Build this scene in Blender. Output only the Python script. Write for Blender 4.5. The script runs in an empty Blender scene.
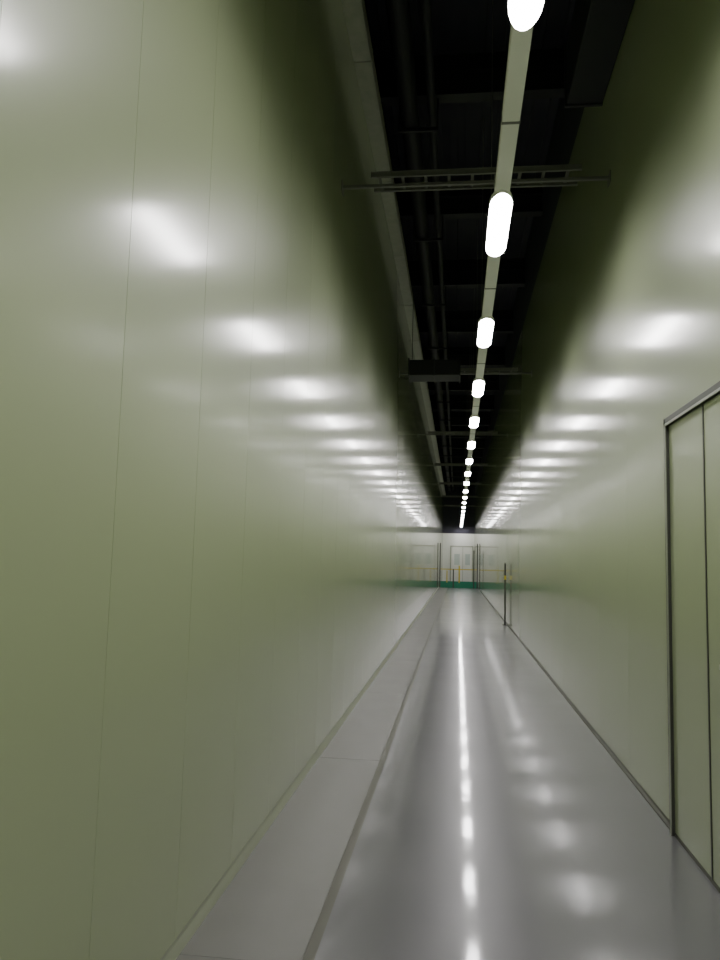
import bpy, bmesh, math
from mathutils import Vector, Matrix
S=bpy.context.scene
XL,XR=-1.05,1.25
Y0,Y1=-6.0,58.0
LX,LZ=0.287,4.10

# ---------------- materials ----------------
def mat(name,col,rough=.5,metal=0,coat=0,coat_r=.1,emit=None,es=0,spec=.5):
    m=bpy.data.materials.new(name); m.use_nodes=True
    b=m.node_tree.nodes['Principled BSDF']
    b.inputs['Base Color'].default_value=(*col,1)
    b.inputs['Roughness'].default_value=rough
    b.inputs['Metallic'].default_value=metal
    b.inputs['Coat Weight'].default_value=coat
    b.inputs['Coat Roughness'].default_value=coat_r
    b.inputs['Specular IOR Level'].default_value=spec
    if emit:
        b.inputs['Emission Color'].default_value=(*emit,1)
        b.inputs['Emission Strength'].default_value=es
    return m
def add_noise(m,c1,c2,scale=(1,1,1),nscale=3,detail=4,bump=0,bscale=None,bdist=.01,rough=None,bdetail=0):
    nt=m.node_tree; N=nt.nodes; L=nt.links; b=N['Principled BSDF']
    tc=N.new('ShaderNodeTexCoord'); mp=N.new('ShaderNodeMapping'); mp.inputs['Scale'].default_value=scale
    L.new(tc.outputs['Object'],mp.inputs['Vector'])
    n=N.new('ShaderNodeTexNoise'); n.inputs['Scale'].default_value=nscale; n.inputs['Detail'].default_value=detail
    L.new(mp.outputs[0],n.inputs['Vector'])
    r=N.new('ShaderNodeValToRGB'); r.color_ramp.elements[0].position=.3; r.color_ramp.elements[1].position=.7
    r.color_ramp.elements[0].color=(*c1,1); r.color_ramp.elements[1].color=(*c2,1)
    L.new(n.outputs['Fac'],r.inputs['Fac']); L.new(r.outputs['Color'],b.inputs['Base Color'])
    if rough:
        mr=N.new('ShaderNodeMapRange'); mr.inputs['From Min'].default_value=.3; mr.inputs['From Max'].default_value=.7
        mr.inputs['To Min'].default_value=rough[0]; mr.inputs['To Max'].default_value=rough[1]
        L.new(n.outputs['Fac'],mr.inputs['Value']); L.new(mr.outputs[0],b.inputs['Roughness'])
    if bump:
        n2=N.new('ShaderNodeTexNoise'); n2.inputs['Scale'].default_value=bscale; n2.inputs['Detail'].default_value=bdetail
        L.new(tc.outputs['Object'],n2.inputs['Vector'])
        bp=N.new('ShaderNodeBump'); bp.inputs['Strength'].default_value=bump; bp.inputs['Distance'].default_value=bdist
        L.new(n2.outputs['Fac'],bp.inputs['Height']); L.new(bp.outputs[0],b.inputs['Normal']); L.new(bp.outputs[0],b.inputs['Coat Normal'])
    return m
def clear_film(m,ior,rough):
    nt=m.node_tree; N=nt.nodes; L=nt.links; b=N['Principled BSDF']; out=N['Material Output']
    g=N.new('ShaderNodeBsdfGlossy'); g.inputs['Roughness'].default_value=rough
    fr=N.new('ShaderNodeFresnel'); fr.inputs['IOR'].default_value=ior
    mx=N.new('ShaderNodeMixShader')
    L.new(fr.outputs[0],mx.inputs[0]); L.new(b.outputs[0],mx.inputs[1]); L.new(g.outputs[0],mx.inputs[2]); L.new(mx.outputs[0],out.inputs['Surface'])
wallm=mat('painted_panel_green',(.44,.5,.29),.36,coat=1.0,coat_r=.15)
add_noise(wallm,(.455,.52,.325),(.47,.535,.34),nscale=.6,bump=.06,bscale=1.2,bdist=.01,rough=(.36,.40))
clear_film(wallm,1.02,.04)
seamm=mat('panel_joint',(.20,.23,.15),.4)
floorm=mat('grey_epoxy',(.18,.18,.19),.3,coat=.6,coat_r=.07,spec=.35)
add_noise(floorm,(.158,.155,.172),(.176,.173,.187),nscale=1.2,detail=8,bump=.10,bscale=4.5,bdist=.006,rough=(.28,.34),bdetail=1)
stripm=mat('concrete_strip',(.26,.26,.25),.3,coat=.25,coat_r=.2)
add_noise(stripm,(.155,.15,.145),(.178,.173,.167),nscale=2.5,detail=8,rough=(.3,.36))
jointm=mat('strip_joint',(.11,.11,.105),.5)
bandm=mat('joint_sealant',(.115,.115,.09),.4)
alum=mat('aluminium',(.55,.56,.52),.35,metal=.8)
dalum=mat('dark_aluminium',(.10,.10,.09),.4,metal=.5)
trunkm=mat('white_trunking',(.85,.85,.83),.5)
galv=mat('galvanised',(.45,.46,.42),.45,metal=.2)
add_noise(galv,(.42,.44,.38),(.5,.5,.45),nscale=9)
lad=mat('ladder_steel',(.20,.20,.19),.5,metal=.3)
black=mat('black_duct',(.018,.018,.026),.6)
ceilm=mat('dark_deck',(.03,.03,.045),.7)
add_noise(ceilm,(.044,.042,.068),(.056,.054,.082),nscale=2)
steel=mat('dark_steel',(.035,.035,.045),.6,metal=0)
lensm=mat('lamp_diffuser',(.9,.9,.9),.4,emit=(1,.965,.965),es=57)
whitem=mat('white_door_paint',(.85,.85,.83),.35)
glassm=mat('door_glass',(.6,.66,.66),.1)
greenm=mat('green_paint',(.02,.26,.16),.4)
yellowm=mat('yellow_paint',(.75,.6,.05),.4)

# ---------------- mesh helper ----------------
def obj(name,parts,mats,parent=None,bevel=0):
    bm=bmesh.new()
    for p in parts:
        x0,x1,y0,y1,z0,z1=p[:6]; mi=p[6] if len(p)>6 else 0
        v=[bm.verts.new(c) for c in [(x0,y0,z0),(x1,y0,z0),(x1,y1,z0),(x0,y1,z0),(x0,y0,z1),(x1,y0,z1),(x1,y1,z1),(x0,y1,z1)]]
        for f in [(3,2,1,0),(4,5,6,7),(0,1,5,4),(1,2,6,5),(2,3,7,6),(3,0,4,7)]:
            bm.faces.new([v[i] for i in f]).material_index=mi
    me=bpy.data.meshes.new(name); bm.to_mesh(me); bm.free()
    o=bpy.data.objects.new(name,me); S.collection.objects.link(o)
    for m in mats: me.materials.append(m)
    if bevel:
        md=o.modifiers.new('b','BEVEL'); md.width=bevel; md.segments=2; md.limit_method='ANGLE'
    if parent: o.parent=parent
    return o
def prism(name,profile,y0,y1,m,parent=None,smooth=False):
    bm=bmesh.new()
    a=[bm.verts.new((x,y0,z)) for x,z in profile]; b=[bm.verts.new((x,y1,z)) for x,z in profile]
    n=len(profile)
    for i in range(n): bm.faces.new((a[i],a[(i+1)%n],b[(i+1)%n],b[i]))
    bm.faces.new(a); bm.faces.new(b[::-1])
    bmesh.ops.recalc_face_normals(bm,faces=bm.faces)
    me=bpy.data.meshes.new(name); bm.to_mesh(me); bm.free()
    o=bpy.data.objects.new(name,me); S.collection.objects.link(o); me.materials.append(m)
    if parent: o.parent=parent
    return o
def rings(name,ringlist,cx,cy,m,parent=None,n=20,cap0=True,cap1=True):
    """stacked stadium outlines: ringlist of (halfwidth, halflength, z)"""
    bm=bmesh.new(); R=[]
    for hw,hl,z in ringlist:
        r=[]
        for i in range(n):
            a=2*math.pi*(i+.5)/n
            s=math.sin(a); c=math.cos(a)
            r.append(bm.verts.new((cx+hw*c, cy+(hl-hw*2.6)*(1 if s>0 else -1)+hw*2.6*s, z)))
        R.append(r)
    for a,b in zip(R[:-1],R[1:]):
        for i in range(n): bm.faces.new((a[i],a[(i+1)%n],b[(i+1)%n],b[i]))
    if cap0: bm.faces.new(R[0])
    if cap1: bm.faces.new(R[-1][::-1])
    bmesh.ops.recalc_face_normals(bm,faces=bm.faces)
    me=bpy.data.meshes.new(name); bm.to_mesh(me); bm.free()
    o=bpy.data.objects.new(name,me); S.collection.objects.link(o); me.materials.append(m)
    if parent: o.parent=parent
    return o
def cyl(name,r,p0,p1,m,parent=None,seg=16):
    p0=Vector(p0);p1=Vector(p1); d=p1-p0
    bm=bmesh.new(); bmesh.ops.create_cone(bm,cap_ends=True,segments=seg,radius1=r,radius2=r,depth=d.length)
    me=bpy.data.meshes.new(name); 
    M=Matrix.Translation((p0+p1)/2)@d.to_track_quat('Z','Y').to_matrix().to_4x4()
    bm.transform(M); bm.to_mesh(me); bm.free()
    o=bpy.data.objects.new(name,me); S.collection.objects.link(o); me.materials.append(m)
    if parent: o.parent=parent
    return o
def empty(name,loc=(0,0,0)):
    e=bpy.data.objects.new(name,None); S.collection.objects.link(e); return e

# ---------------- shell ----------------
fl=[(-.515,XR+.1,Y0,Y1,-.1,0,0),(-.56,-.515,Y0,Y1,-.1,-.003,2)]
y=Y0
while y<Y1:
    y2=min(y+3.0,Y1); fl.append((XL-.1,-.56,y,y2-.004,-.1,0,1)); fl.append((XL-.1,-.56,y2-.004,y2,-.1,-.001,3)); y=y2
obj('floor',fl,[floorm,stripm,bandm,jointm])

def panel_wall(name,x0,x1,ztop,seams,skip=None):
    parts=[]
    g=.0014; d=.004
    ys=[Y0]+seams+[Y1]
    for a,b in zip(ys[:-1],ys[1:]):
        parts.append((x0,x1,a+g,b-g,0,ztop,0))
    if x0<0: parts.append((x0-.02,x1-d,Y0,Y1,0,ztop,1))
    else: parts.append((x0+d,x1+.02,Y0,Y1,0,ztop,1))
    return obj(name,parts,[wallm,seamm])
sl=[]; y=2.28-.74*11
while y<Y1-.3: 
    if y>Y0+.2: sl.append(y)
    y+=.74
panel_wall('wall_left',XL-.06,XL,6.4,sl)
sr=[]; y=4.77+1.2-1.2*9
while y<Y1-.3:
    if y>Y0+.2 and not(3.2<y<4.9): sr.append(y)
    y+=1.2
panel_wall('wall_right',XR,XR+.06,6.2,sr)
obj('wall_back',[(XL-.1,XR+.1,Y0-.1,Y0,0,7.6)],[wallm])
obj('wall_end',[(XL-.1,XR+.1,Y1,Y1+.1,0,3.6,0),(XL-.1,XR+.1,Y1,Y1+.1,3.6,7.6,1)],[whitem,ceilm])
cp=[(XL-.1,XR+.1,Y0,Y1,7.6,7.7)]
x=XL
while x<XR: cp.append((x,x+.1,Y0,Y1,7.54,7.6)); x+=.22
obj('ceiling',cp,[ceilm])
obj('wall_upper_left',[(XL-.08,XL-.02,Y0,Y1,6.4,7.6)],[ceilm])
obj('wall_upper_right',[(XR+.02,XR+.08,Y0,Y1,6.2,7.6)],[ceilm])
prism('baseboard_left',[(XL,0),(XL+.028,0),(XL+.024,.006),(XL+.005,.03),(XL,.04)],Y0,Y1,alum)
prism('baseboard_right',[(XR,0),(XR-.02,0),(XR-.018,.008),(XR-.005,.02),(XR,.03)],Y0,Y1,dalum)

# ---------------- overhead steel ----------------
bp=[]
y=-4.0
while y<Y1:
    bp+= [(XL-.02,XR+.02,y-.09,y+.09,7.0,7.02),(XL-.02,XR+.02,y-.01,y+.01,7.02,7.3),(XL-.02,XR+.02,y-.09,y+.09,7.3,7.32),
          (XL-.02,XR+.02,y-.02,y+.02,7.32,7.55)]
    y+=3.2
obj('roof_beams',bp,[steel])
tk=empty('cable_trunk')
TX=XL+.001
obj('trunk_body',[(TX,XL+.17,Y0,Y1,6.3,6.42,0),(XL+.17,XL+.175,Y0,Y1,6.28,6.44,0)],[galv],tk)
tb=[]
y=-5.
while y<Y1: tb.append((TX,XL+.182,y,y+.03,6.29,6.43)); y+=2.4
obj('trunk_joiners',tb,[galv],tk)
obj('trunk_hangers',[(XL+.08,XL+.10,yy,yy+.02,6.42,7.0) for yy in [-4+3.2*i for i in range(19)]],[steel],tk)
pp=empty('service_pipes')
cyl('pipe_large',.11,(-.62,Y0,6.75),(-.62,Y1,6.75),black,pp,24)
cyl('pipe_small',.05,(-.36,Y0,6.85),(-.36,Y1,6.85),steel,pp,16)
hg=[]
y=-4.
while y<Y1:
    hg+=[(-.76,-.28,y-.02,y+.02,6.60,6.64),(-.76,-.74,y-.01,y+.01,6.64,7.0),(-.30,-.28,y-.01,y+.01,6.64,7.0)]; y+=3.2
obj('pipe_hangers',hg,[steel],pp)
vd=empty('ventilation_duct')
obj('duct_body',[(.93,XR-.004,-3,6.8,5.62,6.2)],[black],vd,.01)
obj('duct_flanges',[(.915,XR-.004,yy,yy+.03,5.605,6.215) for yy in (-1.5,.5,2.5,4.5,6.77)],[steel],vd)

def ladder(y,z=4.79,x0=-.78,x1=1.0):
    e=empty('cable_ladder')
    ps=[]
    for yy in (y-.13,y+.13):
        ps+=[(x0,x1,yy-.003,yy+.003,z,z+.05),(x0,x1,yy-.012,yy+.012,z,z+.004),(x0,x1,yy-.012,yy+.012,z+.046,z+.05)]
    x=x0+.06
    while x<x1: ps.append((x,x+.025,y-.13,y+.13,z+.015,z+.03)); x+=.2
    obj('ladder_rails_and_rungs',ps,[lad],e)
    obj('support_strut',[(XL+.003,XR-.003,y-.015,y+.015,z-.025,z)],[lad],e)
    obj('wall_brackets',[(XL+.003,XL+.01,y-.06,y+.06,z-.07,z+.03),(XR-.01,XR-.003,y-.06,y+.06,z-.07,z+.03)],[lad],e)
    return e
for yy in (6.5,13.4,20,26.5,33,39.5,46): ladder(yy)
cd=empty('cross_duct')
obj('duct_box',[(-.82,-.0,12.6,13.1,4.56,4.82)],[black],cd,.01)
obj('duct_rim',[(0,.02,12.57,13.13,4.54,4.84),(-.84,-.82,12.57,13.13,4.54,4.84),(-.42,-.40,12.585,13.115,4.545,4.835)],[steel],cd)
obj('duct_hangers',[(a,a+.01,12.58,12.59,4.82,7.56) for a in (-.78,-.06)],[steel],cd)

# ---------------- light line ----------------
lr=empty('linear_ceiling_light')
w=.052
SP=2.84; C0=3.03
obj('trunking',[(LX-w,LX+w,-5.5,Y1-.5,LZ+.01,LZ+.08)],[trunkm],lr,.004)
c=C0-SP*3; k=1
while c<Y1-1:
    rings('diffuser_%d'%k,[(.081,.575,LZ),(.079,.573,LZ-.010),(.066,.556,LZ-.019),(.042,.52,LZ-.024)],LX,c,lensm,lr,cap0=False)
    rings('housing_%d'%k,[(.083,.579,LZ-.014),(.086,.583,LZ-.014),(.086,.583,LZ+.02),(.06,.56,LZ+.05)],LX,c,trunkm,lr,cap0=False)
    k+=1; c+=SP
rods=[]; y=C0-SP*2.5
while y<Y1-1:
    rods.append((LX-.004,LX+.004,y-.004,y+.004,LZ+.07,7.55)); 
    rods.append((LX-.055,LX+.055,y-.012,y+.012,LZ+.007,LZ+.083)); y+=SP
obj('suspension_rods',rods,[lad],lr)

# ---------------- door on right ----------------
d=empty('double_door'); dz=2.38; ya,ym,yb=4.77,4.07,3.37
X=XR
obj('door_leaves',[(X-.018,X,ym+.006,ya-.05,.02,dz-.05),(X-.018,X,yb+.05,ym-.006,.02,dz-.05)],[wallm],d,.003)
obj('door_frame',[(X-.035,X,ya-.045,ya,0,dz),(X-.035,X,yb,yb+.045,0,dz),(X-.035,X,yb,ya,dz-.045,dz)],[dalum],d,.003)
obj('frame_face',[(X-.04,X-.034,ya-.05,ya-.036,0,dz-.036),(X-.04,X-.034,yb+.036,yb+.05,0,dz-.036),(X-.04,X-.034,yb+.036,ya-.036,dz-.05,dz-.036)],[alum],d)
obj('meeting_stile',[(X-.022,X-.016,ym-.008,ym+.008,.02,dz-.05)],[dalum],d)
obj('lever_handle',[(X-.03,X-.018,ym-.35,ym-.31,.95,1.15),(X-.07,X-.03,ym-.335,ym-.32,1.05,1.065),(X-.07,X-.058,ym-.45,ym-.32,1.045,1.07)],[alum],d,.003)
# ---------------- far details ----------------
p=empty('safety_post')
cyl('post_tube',.02,(1.18,19.5,0.01),(1.18,19.5,1.5),dalum,p)
cyl('post_base',.06,(1.18,19.5,0),(1.18,19.5,.015),dalum,p)
cyl('yellow_band',.026,(1.18,19.5,1.1),(1.18,19.5,1.2),yellowm,p)
g=empty('safety_gate')
gy=46
obj('gate_kick_board',[(XL+.01,XR-.01,gy-.02,gy+.02,.0,.38)],[greenm],g)
obj('gate_posts',[(xx-.035,xx+.035,gy-.035,gy+.035,0,h) for xx,h in ((XL+.07,2.6),(-.2,1.1),(XR-.07,2.6))]+[(.95,1.01,gy-.03,gy+.03,0,2.2)],[dalum],g)
obj('gate_rails',[(XL+.05,XR-.05,gy-.02,gy+.02,1.05,1.1),(.1,.18,gy-.03,gy+.03,.3,1.3),(-.6,-.54,gy-.03,gy+.03,.3,1.0)],[yellowm],g)
ed=empty('end_door')
yy=Y1
obj('leaf_pair',[(-.42,.41,yy-.05,yy-.003,.01,2.6),(.43,1.1,yy-.05,yy-.003,.01,2.6)],[whitem],ed,.005)
obj('vision_glass',[(-.2,.2,yy-.055,yy-.05,1.3,2.1),(.6,.95,yy-.055,yy-.05,1.3,2.1)],[glassm],ed)
obj('end_frame',[(-.5,-.43,yy-.07,yy-.003,0,2.7),(1.11,1.18,yy-.07,yy-.003,0,2.7),(.405,.435,yy-.07,yy-.003,0,2.62),(-.5,1.18,yy-.07,yy-.003,2.62,2.7)],[galv],ed)

# ---------------- world / camera ----------------
W=bpy.data.worlds.new('world'); S.world=W; W.use_nodes=True
W.node_tree.nodes['Background'].inputs[0].default_value=(.01,.01,.012,1)
cam=bpy.data.cameras.new('camera'); co=bpy.data.objects.new('camera',cam); S.collection.objects.link(co)
cam.sensor_fit='VERTICAL'; cam.sensor_height=36; cam.lens=776/960*36; cam.clip_end=300
psi=math.radians(7.23); pt=math.radians(5.86); th=.025
F=Vector((-math.sin(psi)*math.cos(pt),math.cos(psi)*math.cos(pt),math.sin(pt)))
R=F.cross(Vector((0,0,1))).normalized(); U=R.cross(F)
R2=R*math.cos(th)+U*math.sin(th); U2=U*math.cos(th)-R*math.sin(th)
M=Matrix((R2,U2,-F)).transposed().to_4x4(); M.translation=Vector((0,0,1.5))
co.matrix_world=M
S.camera=co
